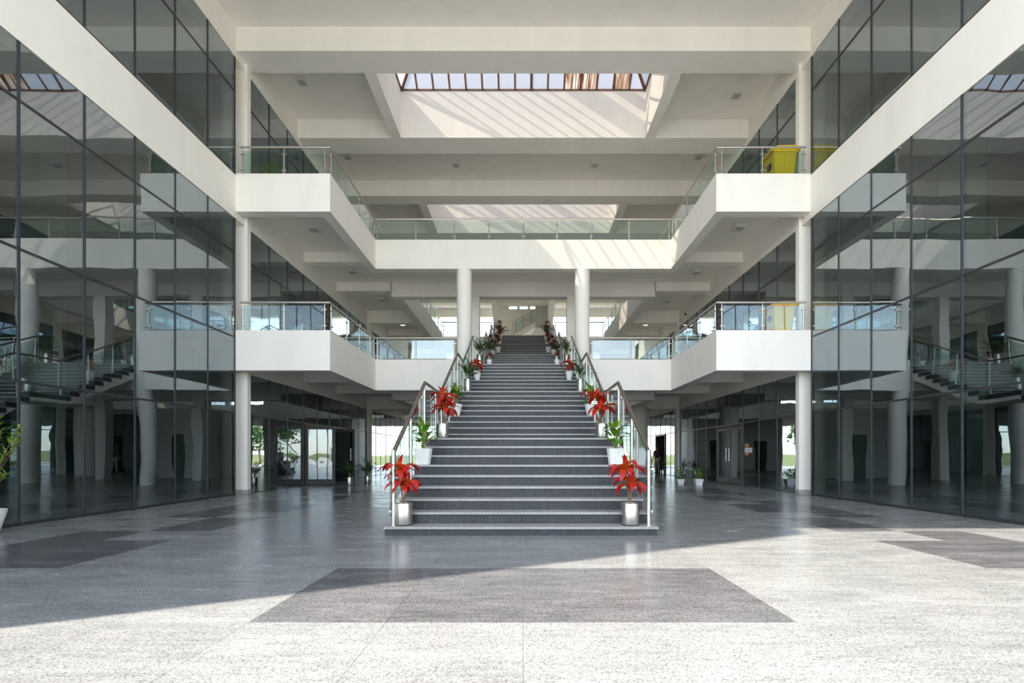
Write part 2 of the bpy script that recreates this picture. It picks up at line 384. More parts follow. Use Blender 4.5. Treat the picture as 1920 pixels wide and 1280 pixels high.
# ------------------------------------------------------------------ curtain walls with rooms behind
pane_me = {}
def pane_mesh(w, h):
    k = (round(w, 3), round(h, 3))
    if k not in pane_me:
        bb = B().box(-.006, .006, -w/2, w/2, -h/2, h/2); me = bb.mesh('pane'); me.materials.append(M['facade_glass']); pane_me[k] = me
    return pane_me[k]
rngp = random.Random(3)
NEAR = [12.98-1.112*k for k in range(11)][::-1]                 # mullion lines in front of the balcony line
FAR = [13.6+1.143*k for k in range(10)]                          # behind it
FAR2 = [24.5, 25.4, 26.3, 27.25, 28.2]+[28.2+1.143*k for k in range(1, 9)]
rows_near = [(0, 2.23), (2.23, 4.28), (4.28, 6.58), (6.58, 7.49)]
rows_g = [(0, 2.23), (2.23, 3.38)]; rows_1 = [(4.31, 6.55), (6.55, 7.51)]; rows_2 = [(8.66, 10.93), (10.93, 11.85)]
def wall(s):
    w = empty('wall_'+SIDE[s], (s*XW, Y0, 0), 'dark reflective glass curtain wall with white concrete bands on the %s of the hall' % SIDE[s], 'wall', kind='structure')
    def panes(ys, rows, skip=()):
        for (z0, z1) in rows:
            for i in range(len(ys)-1):
                if z0 == 0 and any(abs(ys[i]-t) < .05 for t in skip): continue
                o = link('pane', pane_mesh(ys[i+1]-ys[i]-.03, z1-z0-.03), None, w)
                o.location = Vector((s*(XW+.006), (ys[i]+ys[i+1])/2, (z0+z1)/2))-wloc(w)
                o.rotation_euler = (0, rngp.uniform(-.0025, .0025), rngp.uniform(-.003, .003))
    def bars(ys, z0, z1, trans, skip=()):
        for y in ys: bx('mullion', 'mullion', w, s*(XW-.012), s*(XW+.07), y-.017, y+.017, 2.23 if any(abs(y-t) < .05 for t in skip) else z0, z1)
        for t in trans: bx('transom', 'mullion', w, s*(XW-.010), s*(XW+.065), ys[0], ys[-1], t-.02, t+.02)
    doors = [17.029, 18.172]
    panes(NEAR, rows_near+rows_2); bars(NEAR, 0, 7.49, [.03, 2.23, 4.28, 6.58]); bars(NEAR, 8.66, 11.85, [8.68, 10.93])
    panes(FAR, rows_g+rows_1+rows_2, doors)
    bars(FAR, 0, 3.38, [2.23], [18.172]); bars(FAR, 4.31, 7.51, [6.55]); bars(FAR, 8.66, 11.85, [8.68, 10.93])
    far_doors = FAR2[2:4] if s > 0 else []
    panes(FAR2, rows_g+rows_1+rows_2, far_doors)
    bars(FAR2, 0, 3.38, [2.23], [FAR2[3]] if s > 0 else []); bars(FAR2, 4.31, 7.51, [6.55]); bars(FAR2, 8.66, 11.85, [10.93])
    # painted concrete bands, flush with the glass
    bx('spandrel', 'white_paint', w, s*(XW-.02), s*(XW+.3), Y0, YE, 7.49, 8.66)
    bx('spandrel', 'white_paint', w, s*(XW-.02), s*(XW+.3), Y0, YE, 11.85, RS+.01)
    bx('spandrel', 'white_paint', w, s*(XW-.02), s*(XW+.3), YF+.3, YE, 3.38, 4.5)
    bx('pier', 'white_paint', w, s*(XW-.1), s*(XW+.3), 23.93, 24.45, 0, RS)
    bx('pier', 'white_paint', w, s*(XW-.1), s*(XW+.4), 38.25, YE, 0, RS)
    bx('pier', 'white_paint', w, s*(XW-.02), s*(XW+.3), Y0, NEAR[0], 0, RS)
    # rooms behind the glass
    XB = XW+5.5
    bx('room_wall', 'room_paint', w, s*XB, s*(XB+.2), Y0, YE, 0, RS)
    for y in (Y0, YE-.2): bx('room_wall', 'room_paint', w, s*(XW+.3), s*XB, y, y+.2, 0, RS)
    for z in (3.9, 8.1): bx('room_floor', 'room_paint', w, s*(XW+.3), s*XB, Y0, YE, z, z+.38)
    bx('room_roof', 'room_paint', w, s*(XW+.3), s*(XB+.2), Y0, YE, RS, RT)
    for y in (24.2,):
        bx('partition', 'room_paint', w, s*(XW+.31), s*XB, y-.06, y+.06, 0, RS)
    for y in ((5.6, 9.0, 13.0, 19.5) if s < 0 else (6.4, 9.9, 13.0, 20.4)):
        for z0, z1 in ((0, 3.9), (4.28, 8.1), (8.48, RS)):
            bx('room_column', 'room_column', w, s*(XW+1.0), s*(XW+1.5), y-.25, y+.25, z0, z1)
    return w
WALL = {s: wall(s) for s in (-1, 1)}

# columns carrying the balconies in the wall line
for s in (-1, 1):
    c = empty('square_column', (s*(XW+.1), 13.7, 0), 'full-height white square column in the %s glass wall at the balcony front' % SIDE[s], 'column', 'square wall columns')
    bx('shaft', 'white_paint', c, s*(XW-.09), s*(XW+.32), 13.42, 13.585, .12, RS)
    bx('skirting', 'skirting', c, s*(XW-.105), s*(XW+.3), 13.405, 13.587, 0, .12)
    for z0, z1 in ((0, 7.49), (8.66, 11.85)): bx('return', 'white_paint', c, s*(XW+.33), s*(XW+.4), NEAR[-1]+.02, 13.585, z0, z1)

# ------------------------------------------------------------------ balconies
XI, X2 = 5.23, 5.09
for lv, L in enumerate(LV):
    bal = empty('balcony', (0, 17, L['F']), 'white concrete %s-floor balcony deck wrapping around the stair hall' % ORD[lv], 'balcony')
    S_, Bs, Bd, Fz, U = L['S'], L['Bs'], L['Bd'], L['F'], L['U']
    for s in (-1, 1):
        x = lambda v: s*v
        bx('deck', 'ceiling_paint', bal, x(XI+.3), x(XW-.02), YF+.3, YE-.35, S_, Fz)
        bx('front_fascia', 'white_paint', bal, x(XI), x(XW-.01), YF, YF+.3, Bd, U)
        bx('side_fascia', 'white_paint', bal, x(XI), x(XI+.3), YF+.3, 17.0, Bd, U)
        bx('side_fascia', 'white_paint', bal, x(X2), x(X2+.4), 20.45, 30.3, Bd, U)
        for y0, y1, bz in ((17.0, 17.37, Bs), (20.0, 20.4, Bs), (23.98, 24.4, Bd), (27.4, 27.8, Bs), (30.9, 31.3, Bs), (34.5, 34.9, Bs)):
            bx('beam', 'white_paint', bal, x(XI+.3), x(XW-.02), y0, y1, bz, S_+.01)
        bx('deck', 'ceiling_paint', bal, x(XI+.3), x(X2+.4), 17.37, 30.3, S_+.001, Fz-.001)
    bx('back_fascia', 'white_paint', bal, -XI-.3, XI+.3, 17.0, 17.37, Bd, U if lv else U)
    if lv == 0:   # the stair arrives here: open the upstand between the stair strings
        bpy.data.objects.remove([o for o in bal.children if o.name.startswith('back_fascia')][0])
        for s in (-1, 1): bx('back_fascia', 'white_paint', bal, s*1.84, s*(XI+.3), 17.0, 17.37, Bd, U)
        bx('back_fascia', 'white_paint', bal, -1.84, 1.84, 17.08, 17.37, Bd, Fz-.03)
    bx('deck', 'ceiling_paint', bal, -XI-.3, XI+.3, 17.37, 20.0, S_, Fz)
    bx('portal_beam', 'white_paint', bal, -X2-.4, X2+.4, 20.0, 20.45, Bd, Fz)
    bx('far_fascia', 'white_paint', bal, -X2-.4, X2+.4, 30.3, 30.7, Bd, Fz if lv else Fz)
    bx('far_deck', 'ceiling_paint', bal, -X2-.44, X2+.44, 30.7, YE-.35, S_, Fz)
    bx('end_fascia', 'white_paint', bal, -XW+.02, XW-.02, YE-.35, YE, Bd, U)

# round columns and portal pillars
for s in (-1, 1):
    c = B().lathe([(.267, 0), (.267, LV[1]['Bd'])], 36, (s*2.115, 17.22, 0)).build('round_column', 'white_paint')
    tag(c, 'tall round white column on the %s side of the main stair' % SIDE[s], 'column', 'round stair columns')
    c = bx('square_pillar', 'white_paint', None, s*1.83, s*2.25, 20.02, 20.43, 0, LV[1]['Bd'])
    tag(c, 'square white portal pillar just behind the %s round column' % SIDE[s], 'column', 'portal pillars')
c = empty('round_column', (5.62, 23.3, 0), 'stout round concrete column at ground level right of the stair', 'column')
B().lathe([(.42, 0), (.42, LV[0]['Bd'])], 36, (5.62, 23.3, 0)).build('shaft', 'core_paint', c)
B().lathe([(.424, 1.98), (.424, 2.0)], 36, (5.62, 23.3, 0)).build('joint_ring', 'grey_and_shade_paint', c)

# stair core at the far end (rooms at ground and first floor, stair well above)
core = empty('wall_back', (0, 34.8, 0), 'pale service core closing the far end of the hall', 'wall', kind='structure')
bx('core_wall', 'core_paint', core, -3.2, 3.2, 34.8, 38.2, 0, LV[1]['S'])
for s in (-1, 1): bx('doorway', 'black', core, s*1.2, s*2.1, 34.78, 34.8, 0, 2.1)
bx('core_wall', 'white_paint', core, -2.1, 2.1, 37.6, 37.8, LV[1]['F'], 12.5)
bx('core_wall', 'white_paint', core, -2.1, 2.1, 37.6, 37.8, 12.8, RT)
for x0, x1 in ((-2.1, -1.1), (-.47, -.28), (.35, .54), (1.17, 2.1)): bx('core_wall', 'white_paint', core, x0, x1, 37.6, 37.8, 12.5, 12.8)

# under-stair store
st = empty('wall_store', (0, 22, 0), 'grey store-room walls under the upper stair', 'wall', kind='structure')
bx('store_wall', 'grey_and_shade_paint', st, -1.72, 1.72, 22.0, 24.6, 0, 3.2)
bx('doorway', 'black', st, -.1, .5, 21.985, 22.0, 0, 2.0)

# ------------------------------------------------------------------ stairs
XS = -.03
R1, T1, D1, Z1 = .1613, .308, 6.52, .121
def flight_nodes(n, d, z, t, r, lands):
    out = []
    for i in range(1, n+1):
        out.append((d, z)); d += t + lands.get(i, 0); z += r
    return out
fl1 = flight_nodes(27, D1, Z1, T1, R1, {9: 1.6, 18: .92})
fl1[-1] = (fl1[-1][0], LV[0]['F'])
r2 = (LV[1]['F']-LV[0]['F'])/27
fl2 = flight_nodes(27, 19.75, LV[0]['F']+r2, T1, r2, {9: 1.25, 18: 1.0})
def staircase(name, label, nodes, rise, z0, hw, first_extra, end, foot):
    root = empty(name, (XS, nodes[0][0], z0), label, 'staircase')
    for i, (d, z) in enumerate(nodes):
        dn = nodes[i+1][0] if i+1 < len(nodes) else end
        zb = z0 if i == 0 else nodes[i-1][1]
        w = hw+(first_extra if i == 0 else 0)
        stp = B().box(XS-w, XS+w, d, dn+.02, zb-.0, z-.03).build('step', 'riser_granite', root)
        tr = B(); tr.box(XS-w-.012, XS+w+.012, d-.022, dn, z-.03, z)
        tr.build('tread', 'tread_granite', stp)
        # stone joints in the risers
        for k in range(2):
            xj = XS-w+((i*.77+k*1.83+.6) % (2*w))
            B().box(xj-.0013, xj+.0013, d-.002, d+.002, zb+.005, z-.032).build('joint', 'riser_joint', stp)
    poly = []
    for i, (d, z) in enumerate(nodes):
        poly += [(d+.03, (z0 if i == 0 else nodes[i-1][1])-.004), (d+.03, z-.034)]
    poly.append((end, nodes[-1][1]-.034)); poly.append((end, nodes[-1][1]-.34))
    for i in range(len(nodes)-1, 1, -1):
        if nodes[i][0]-nodes[i-1][0] > .5:
            poly.append((nodes[i][0]+.05, nodes[i-1][1]-.26)); poly.append((nodes[i-1][0]+.1, nodes[i-1][1]-.26))
    poly.append((nodes[0][0]+foot, z0-.003))
    B().prism(poly, 'x', XS-hw+.005, XS+hw-.005).build('stringer', 'white_paint', root)
    return root
staircase('staircase', 'wide dark granite main stair rising from the hall floor to the first floor', fl1, R1, 0, 1.80, .05, 17.4, .9)
staircase('staircase', 'upper granite stair in shade rising between red plants to the second floor', fl2, r2, LV[0]['F'], 1.72, 0, 30.6, .5)

# ------------------------------------------------------------------ balustrades
def clampset(bb, p, out, z0, z1, along):
    o = Vector(out); a = Vector(along)
    for z in (z0+.14, z1-.2):
        q = Vector((p[0], p[1], z))
        for sg in (-1, 1):
            bb.tube([q, q+a*sg*.055], .011, 8); bb.tube([q+a*sg*.04-o*.012, q+a*sg*.04+o*.03], .02, 10)
def post(root, p, z0, z1, out, along, zr):
    bb = B(); bb.tube([(p[0], p[1], z0), (p[0], p[1], zr-.11)], .022, 12); bb.tube([(p[0], p[1], zr-.12), (p[0], p[1], zr-.01)], .01, 8)
    bb.lathe([(.045, 0), (.045, .008)], 14, (p[0], p[1], z0))
    po = bb.build('post', 'steel', root)
    cb = B(); clampset(cb, p, out, z0, zr, along); cb.build('clamp', 'steel', po)
def straight(root, p0, p1, zb, zr, posts, out):
    """one straight run: posts at fractions, glass panels between them on the outer side"""
    p0, p1 = Vector((p0[0], p0[1], 0)), Vector((p1[0], p1[1], 0)); d = p1-p0; L = d.length; a = d.normalized(); o = Vector((out[0], out[1], 0))
    pts = [p0+d*t for t in posts]
    for p in pts: post(root, p, zb, zr, o, a, zr)
    ends = [p0]+pts+[p1]
    for i in range(len(ends)-1):
        u, v = ends[i]+a*.025, ends[i+1]-a*.025
        if (v-u).dot(a) < .12: continue
        k0, k1 = u-o*.006, u+o*.006
        bb = B(); e = v-u
        z0, z1 = zb+.045, zr-.085
        vs = [k0, k1, k1+e, k0+e]
        bb.add([(q.x, q.y, z0) for q in vs]+[(q.x, q.y, z1) for q in vs], [(3,2,1,0),(4,5,6,7),(0,1,5,4),(1,2,6,5),(2,3,7,6),(3,0,4,7)])
        bb.build('glass_panel', 'rail_glass', root)
FP = [7.65, 6.53, 5.42]
for lv, L in enumerate(LV):
    zb, zr = L['U'], L['R']
    yf, xs, yb = YF+.1, XI+.06, 17.1
    def ubal(root, s):
        straight(root, (s*(XW-.08), yf), (s*xs, yf), zb, zr, [(XW-.08-p)/(XW-.08-xs) for p in FP], (0, -1))
        straight(root, (s*xs, yf), (s*xs, yb), zb, zr, [.03, .32, .60, .87, .975], (-s, 0))
    if lv == 0:
        for s in (-1, 1):
            r = empty('balustrade', (s*xs, 15, zb), 'glass balustrade with steel handrail on the first-floor balcony, %s side' % SIDE[s], 'balustrade', 'first-floor balustrades')
            ubal(r, s)
            straight(r, (s*xs, yb), (s*2.36, yb), zb, zr, [.03, .5, .97], (0, -1))
            B().tube([(s*(XW-.08), yf, zr), (s*xs, yf, zr), (s*xs, yb, zr), (s*2.36, yb, zr)], .026, 12).build('handrail', 'steel', r)
    else:
        r = empty('balustrade', (0, yb, zb), 'glass balustrade with steel handrail around the second-floor balcony edge', 'balustrade')
        for s in (-1, 1): ubal(r, s)
        xp = [-5.2, -3.83, -2.45, -1.22, 0, 1.2, 2.43, 3.78, 5.2]
        straight(r, (-xs, yb), (xs, yb), zb, zr, [(p+xs)/(2*xs) for p in xp], (0, -1))
        B().tube([(-XW+.08, yf, zr), (-xs, yf, zr), (-xs, yb, zr), (xs, yb, zr), (xs, yf, zr), (XW-.08, yf, zr)], .026, 12).build('handrail', 'steel', r)
    # around the second opening
    for s in (-1, 1):
        r = empty('balustrade', (s*5.2, 25, zb), 'glass balustrade beside the upper stair opening, %s floor %s side' % (ORD[lv], SIDE[s]), 'balustrade')
        straight(r, (s*(X2+.06), 20.6), (s*(X2+.06), 30.45), zb, zr, [.02+.96*k/8 for k in range(9)], (-s, 0))
        pts = [(s*(X2+.06), 20.6, zr), (s*(X2+.06), 30.45, zr)]
        if lv == 1:
            straight(r, (s*(X2+.06), 30.45), (s*1.95, 30.45), LV[1]['F'], zr, [.03, .35, .66, .97], (0, -1))
            pts.append((s*1.95, 30.45, zr))
        B().tube(pts, .026, 10).build('handrail', 'handrail_steel', r)

def stair_rail(nodes, s, hw, label, pts, posts, zfun, mat='handrail_steel', cat_group='main stair railings'):
    X = XS+s*hw
    root = empty('stair_railing', (X, pts[0][0], zfun(pts[0][0])), label, 'railing', cat_group)
    def rz(d):
        for (a, za), (b_, zb_) in zip(pts, pts[1:]):
            if a <= d <= b_+1e-6: return za+(zb_-za)*(d-a)/(b_-a)
        return pts[-1][1] if d > pts[-1][0] else pts[0][1]
    hb = B(); hb.tube([(X, pts[0][0], pts[0][1]-.02)]+[(X, d, z) for d, z in pts[0:]][1:], .03, 12)
    hb.build('handrail', mat, root)
    for k, d in enumerate(posts):
        z0 = zfun(d)
        bb = B(); top = rz(d)
        if k == 0: bb.tube([(X, d, z0), (X, d, top+.012)], .028, 12); bb.lathe([(.05, 0), (.05, .01)], 14, (X, d, z0))
        else:
            bb.tube([(X, d, z0), (X, d, top-.09)], .024, 12); bb.tube([(X, d, top-.1), (X, d, top-.01)], .01, 8)
        po = bb.build('post', 'steel', root)
        cb = B()
        for zz in (z0+.2, max(z0+.35, top-.25)):
            cb.tube([(X, d, zz), (X+s*.05, d, zz)], .011, 8); cb.tube([(X+s*.035, d-.04, zz), (X+s*.035, d+.04, zz)], .014, 8)
        cb.build('clamp', 'steel', po)
    ks = sorted(set([pts[0][0]-.06]+[p[0] for p in pts[1:-1]]+[pts[-1][0]]+posts[1:-1]))
    xg = X+s*.045
    for a, b_ in zip(ks, ks[1:]):
        if b_-a < .15: continue
        a2, b2 = a+.02, b_-.02
        lo = lambda d: rz(max(d, pts[0][0]))-.93
        hi = lambda d: rz(max(d, pts[0][0]))-.13
        poly = [(a2, lo(a2)), (b2, lo(b2)), (b2, hi(b2)), (a2, hi(a2))]
        B().prism(poly, 'x', xg-.005, xg+.005).build('glass_panel', 'rail_glass', root)
    return root
def zf(nodes, z0):
    def f(d):
        z = z0
        for dd, zz in nodes:
            if d >= dd-.03: z = zz
        return z
    return f
z1 = zf(fl1, 0); z2 = zf(fl2, LV[0]['F'])
pts1 = [(6.62, 1.15), (8.75, 2.41), (10.35, 2.41), (13.1, 3.86), (14.3, 3.86), (17.15, 5.32)]
p2a = [(fl2[0][0]+.05, fl2[0][1]+.98), (fl2[8][0]-.1, fl2[8][1]+1.0), (fl2[9][0]-.3, fl2[8][1]+1.0), (fl2[17][0]-.1, fl2[17][1]+1.0), (fl2[18][0]-.3, fl2[17][1]+1.0), (30.35, fl2[26][1]+1.0)]
for s in (-1, 1):
    stair_rail(fl1, s, 1.76, 'steel and glass railing along the %s edge of the lower main stair' % SIDE[s], pts1, [6.62, 7.64, 8.7, 9.8, 10.5, 11.6, 12.4, 13.1, 14.3, 15.3, 16.2, 17.1], z1)
    stair_rail(fl2, s, 1.68, 'steel and glass railing along the %s edge of the shaded upper stair' % SIDE[s], p2a, [p2a[0][0], 20.9, p2a[1][0], p2a[2][0], 24.6, p2a[3][0], p2a[4][0], 28.6, 30.3], z2, cat_group='upper stair railings')

# cross stair at the very top, in front of the far core wall
cs = empty('cross_stair', (-.7, 36.2, LV[1]['F']), 'small white stair climbing sideways in front of the far wall', 'staircase')
zl = 10.08; ZF2 = LV[1]['F']
bx('landing', 'riser_granite', cs, -1.78, -.70, 35.9, 37.55, zl-.05, zl); bx('landing_slab', 'white_paint', cs, -1.78, -.66, 35.92, 37.55, zl-.25, zl-.05)
for k in range(9): bx('lower_step', 'white_paint', cs, -1.7-.0, -.75, 34.2+.18*k, 34.4+.18*k, ZF2, ZF2+.165*(k+1))
for k in range(10):
    x0 = -.70+k*.29; zt = zl+.165*(k+1)
    bx('step', 'white_paint', cs, x0, x0+.30, 35.9, 37.3, zt-.2, zt-.02)
    bx('edge', 'riser_granite', cs, x0-.012, x0+.29, 35.885, 37.3, zt-.02, zt); bx('riser_edge', 'riser_granite', cs, x0-.012, x0+.006, 35.885, 37.3, zt-.165, zt-.02)
B().prism([(-.72, zl-.25), (-.45, zl-.25), (2.15, zl+1.2), (2.15, zl+1.5), (-.70, zl-.05)], 'y', 35.92, 37.28).build('soffit', 'white_paint', cs)
bx('guard_wall', 'grey_and_shade_paint', cs, .90, 1.98, 35.45, 35.6, 10.5, RS)  # grey here is the shade on this wall, put into its colour
B().prism([(-.1, ZF2), (1.98, ZF2), (1.98, 10.5), (.9, 10.5)], 'y', 35.62, 35.75).build('landing_soffit', 'white_paint', cs)
B().tube([(-.86, 35.95, zl-.1), (-.77, 35.95, zl+.92), (2.1, 35.95, zl+.95+1.62)], .024, 8).build('handrail', 'handrail_steel', cs)
for k in (0, 2, 4): B().tube([(-.58+k*.29, 35.95, zl+.165*(k+1)), (-.58+k*.29, 35.95, zl+1.03+k*.163)], .02, 8).build('post', 'handrail_steel', cs)
B().prism([(-.62, zl+.2), (.88, zl+1.05), (.88, zl+1.7), (-.62, zl+.86)], 'y', 35.93, 35.94).build('glass_panel', 'rail_glass', cs)
for s in (-1, 1):
    p = empty('bracket_column', (s*2.0, 35.0, LV[1]['F']), 'white column with tapering bracket beside the far cross stair, %s' % SIDE[s], 'column', 'bracket columns')
    bx('shaft', 'white_paint', p, s*1.82, s*2.18, 35.0, 35.36, LV[1]['F'], RB)
    B().prism([(31.7, RB), (35.0, RB-1.0), (35.2, RB-1.0), (35.2, RB+.1), (31.7, RB+.1)], 'x', s*1.80, s*2.2).build('bracket', 'white_paint', p)

# ------------------------------------------------------------------ doors
def door_leaf(parent, hinge, ang, w, h, glassm='door_glass', pull=1):
    lf = bpy.data.objects.new('leaf', None); COL.objects.link(lf); lf.parent = parent
    lf.location = Vector(hinge)-wloc(parent); lf.rotation_euler = (0, 0, ang)
    fr = B()
    fr.box(0, .09, -.025, .025, .02, h); fr.box(w-.09, w, -.025, .025, .02, h); fr.box(.09, w-.09, -.025, .025, h-.12, h); fr.box(.09, w-.09, -.025, .025, .02, .22)
    fr.build('leaf_frame', 'door_frame', lf, world=False)
    B().box(.09, w-.09, -.006, .006, .22, h-.12).build('pane', glassm, lf, world=False)
    hd = B(); xh = w-.13
    for sg in (-1, 1):
        hd.tube([(xh, sg*.07, .85), (xh, sg*.07, 1.35)], .014, 8)
        for z in (.9, 1.3): hd.tube([(xh, 0, z), (xh, sg*.07, z)], .009, 6)
    hd.build('handle', 'steel', lf, world=False)
    return lf
d = empty('door_1', (-XW, 18.17, 0), 'open double glass door with dark frames in the left wall', 'door', kind='structure')
fr = B(); fr.box(-XW-.07, -XW+.03, 17.03, 17.1, 0, 2.23); fr.box(-XW-.07, -XW+.03, 19.23, 19.3, 0, 2.23); fr.box(-XW-.07, -XW+.03, 17.1, 19.23, 2.16, 2.23)
fr.build('frame', 'door_frame', d)
door_leaf(d, (-XW+.04, 17.13, 0), .03, 1.03, 2.12); door_leaf(d, (-XW+.04, 19.2, 0), -.04, 1.03, 2.12)
d = empty('door_2', (XW, 18.17, 0), 'closed double glass door with dark frames in the right wall', 'door', kind='structure')
fr = B(); fr.box(XW-.03, XW+.07, 17.03, 17.1, 0, 2.23); fr.box(XW-.03, XW+.07, 19.23, 19.3, 0, 2.23); fr.box(XW-.03, XW+.07, 17.1, 19.23, 2.16, 2.23)
fr.build('frame', 'door_frame', d)
door_leaf(d, (XW, 17.11, 0), math.pi/2, 1.05, 2.13, 'facade_glass'); door_leaf(d, (XW, 19.22, 0), -math.pi/2, 1.05, 2.13, 'facade_glass')
d = empty('door_3', (XW, FAR2[3], 0), 'dark open doorway at the far end of the right wall', 'door', kind='structure')
fr = B(); a, b_ = FAR2[2], FAR2[4]
fr.box(XW-.04, XW+.07, a, a+.07, 0, 2.23); fr.box(XW-.04, XW+.07, b_-.07, b_, 0, 2.23); fr.box(XW-.04, XW+.07, a+.07, b_-.07, 2.15, 2.23); fr.build('frame', 'door_frame', d)
bx('dark_backing', 'mullion', d, XW+.9, XW+.95, a-.3, b_+.3, 0, 2.3); bx('dark_backing', 'mullion', d, XW+.07, XW+.9, b_+.2, b_+.25, 0, 2.3); bx('dark_backing', 'mullion', d, XW+.07, XW+.9, a-.3, b_+.2, 2.3, 2.33)  # unseen dark box added behind the opening to keep the doorway dark

# notices stuck to the glass beside the right door
for nm, mt, ya, yb, za, zb, lab in (('notice', 'paper', 16.35, 16.9, 1.17, 1.34, 'white paper notice taped to glass right of the closed door'),
                                    ('notice', 'orange_paper', 16.6, 16.85, 1.36, 1.48, 'orange paper notice taped above the white one'),
                                    ('notice', 'orange_paper', 16.6, 16.85, 1.08, 1.155, 'small orange slip taped below the white notice')):
    tag(bx(nm, mt, None, XW-.006, XW-.003, ya, yb, za, zb), lab, 'notice')
# counter inside the right room with a small plant on it
c = empty('counter', (8.9, 23.0, 0), 'white reception counter behind the right glass wall', 'counter')
bx('body', 'white_plastic', c, 8.5, 9.4, 22.6, 23.3, .06, 1.0); bx('plinth', 'black', c, 8.54, 9.36, 22.64, 23.26, 0, .06); bx('top', 'white_plastic', c, 8.47, 9.43, 22.57, 23.33, 1.0, 1.03)

# ------------------------------------------------------------------ ceiling lights and camera
LIGHTS = [(-6.85, 14.85, RS, 'left bay of the roof beside the front skylight'), (6.84, 15.4, RS, 'right bay of the roof beside the front skylight'),
          (-2.67, 19.1, RS, 'roof behind the front skylight, left of centre'), (2.85, 19.1, RS, 'roof behind the front skylight, right of centre'),
          (-6.8, 18.6, RS, 'roof bay behind the front skylight, far left'), (6.8, 18.6, RS, 'roof bay behind the front skylight, far right'),
          (-6.62, 15.2, LV[1]['S'], 'underside of the left second-floor balcony, front bay'), (6.78, 15.1, LV[1]['S'], 'underside of the right second-floor balcony, front bay'),
          (-6.65, 18.7, LV[1]['S'], 'underside of the left second-floor balcony, second bay'), (6.77, 18.8, LV[1]['S'], 'underside of the right second-floor balcony, second bay'),
          (-6.5, 22.1, LV[1]['S'], 'underside of the left second-floor balcony, third bay'), (6.7, 22.3, LV[1]['S'], 'underside of the right second-floor balcony, third bay'),
          (-6.6, 26.2, LV[1]['S'], 'LIT left'), (6.7, 26.2, LV[1]['S'], 'LIT right')]
for x, y, z, where in LIGHTS:
    lit = where.startswith('LIT')
    lab = ('small glowing white ceiling light far back on the %s under the second floor' % where[4:]) if lit else 'square surface ceiling light on the '+where
    r = empty('ceiling_light', (x, y, z), lab, 'ceiling light', 'ceiling lights')
    hb = B(); hb.prism([(-.19, 0), (-.17, -.085), (.17, -.085), (.19, 0)], 'y', -.17, .17); hb.build('housing', 'white_plastic', r, world=False)
    B().box(-.11, .11, -.11, .11, -.098, -.084).build('lens', 'lamp_lit' if lit else 'lamp_grey', r, world=False)
for x, y, z, lab in ((6.75, 14.6, RS, 'tiny round smoke detector in the right roof bay'), (6.9, 17.9, LV[1]['S'], 'tiny round smoke detector under the right second floor')):
    tag(B().lathe([(.06, 0), (.06, -.03), (.035, -.055), (.004, -.058)], 18, (x, y, z)).build('smoke_detector', 'white_plastic'), lab, 'detector')
r = empty('security_camera', (XW-.02, 22.6, 7.75), 'small dark dome camera on the right wall beam', 'camera')
B().box(XW-.1, XW-.02, 22.55, 22.65, 7.7, 7.8).build('mount', 'white_plastic', r); B().lathe([(.055, 0), (.05, -.04), (.03, -.065), (.004, -.075)], 16, (XW-.16, 22.6, 7.74)).build('dome', 'black', r); B().tube([(XW-.1, 22.6, 7.75), (XW-.16, 22.6, 7.74)], .02, 8).build('arm', 'white_plastic', r)

# ------------------------------------------------------------------ plants
def leaf_mesh(name, L, W, e0, droop, fold=.25, n=7, tip=1.0, mat='red_leaf'):
    """blade from the origin outwards along +Y; e0 start elevation, droop total bend, pointed tip"""
    v = []; f = []; al = []; p = Vector((0, 0, 0)); ds = L/n
    for i in range(n+1):
        s = i/n; a = e0-droop*s**1.2
        w = W*.5*max(.06, math.sin(math.pi*min(1, .06+.94*s**.75))**.8)*(1 if s < 1 else .05)
        t = Vector((0, math.cos(a), math.sin(a))); nn = Vector((0, -math.sin(a), math.cos(a)))
        v += [p+Vector((-w, 0, 0))+nn*w*fold, p, p+Vector((w, 0, 0))+nn*w*fold]; al += [s]*3
        p = p+t*ds
    for i in range(n):
        k = 3*i; f += [(k, k+1, k+4, k+3), (k+1, k+2, k+5, k+4)]
    me = bpy.data.meshes.new(name); me.from_pydata([tuple(q) for q in v], [], f); me.shade_smooth()
    at = me.attributes.new('along', 'FLOAT', 'POINT'); at.data.foreach_set('value', al)
    me.materials.append(M[mat]); return me
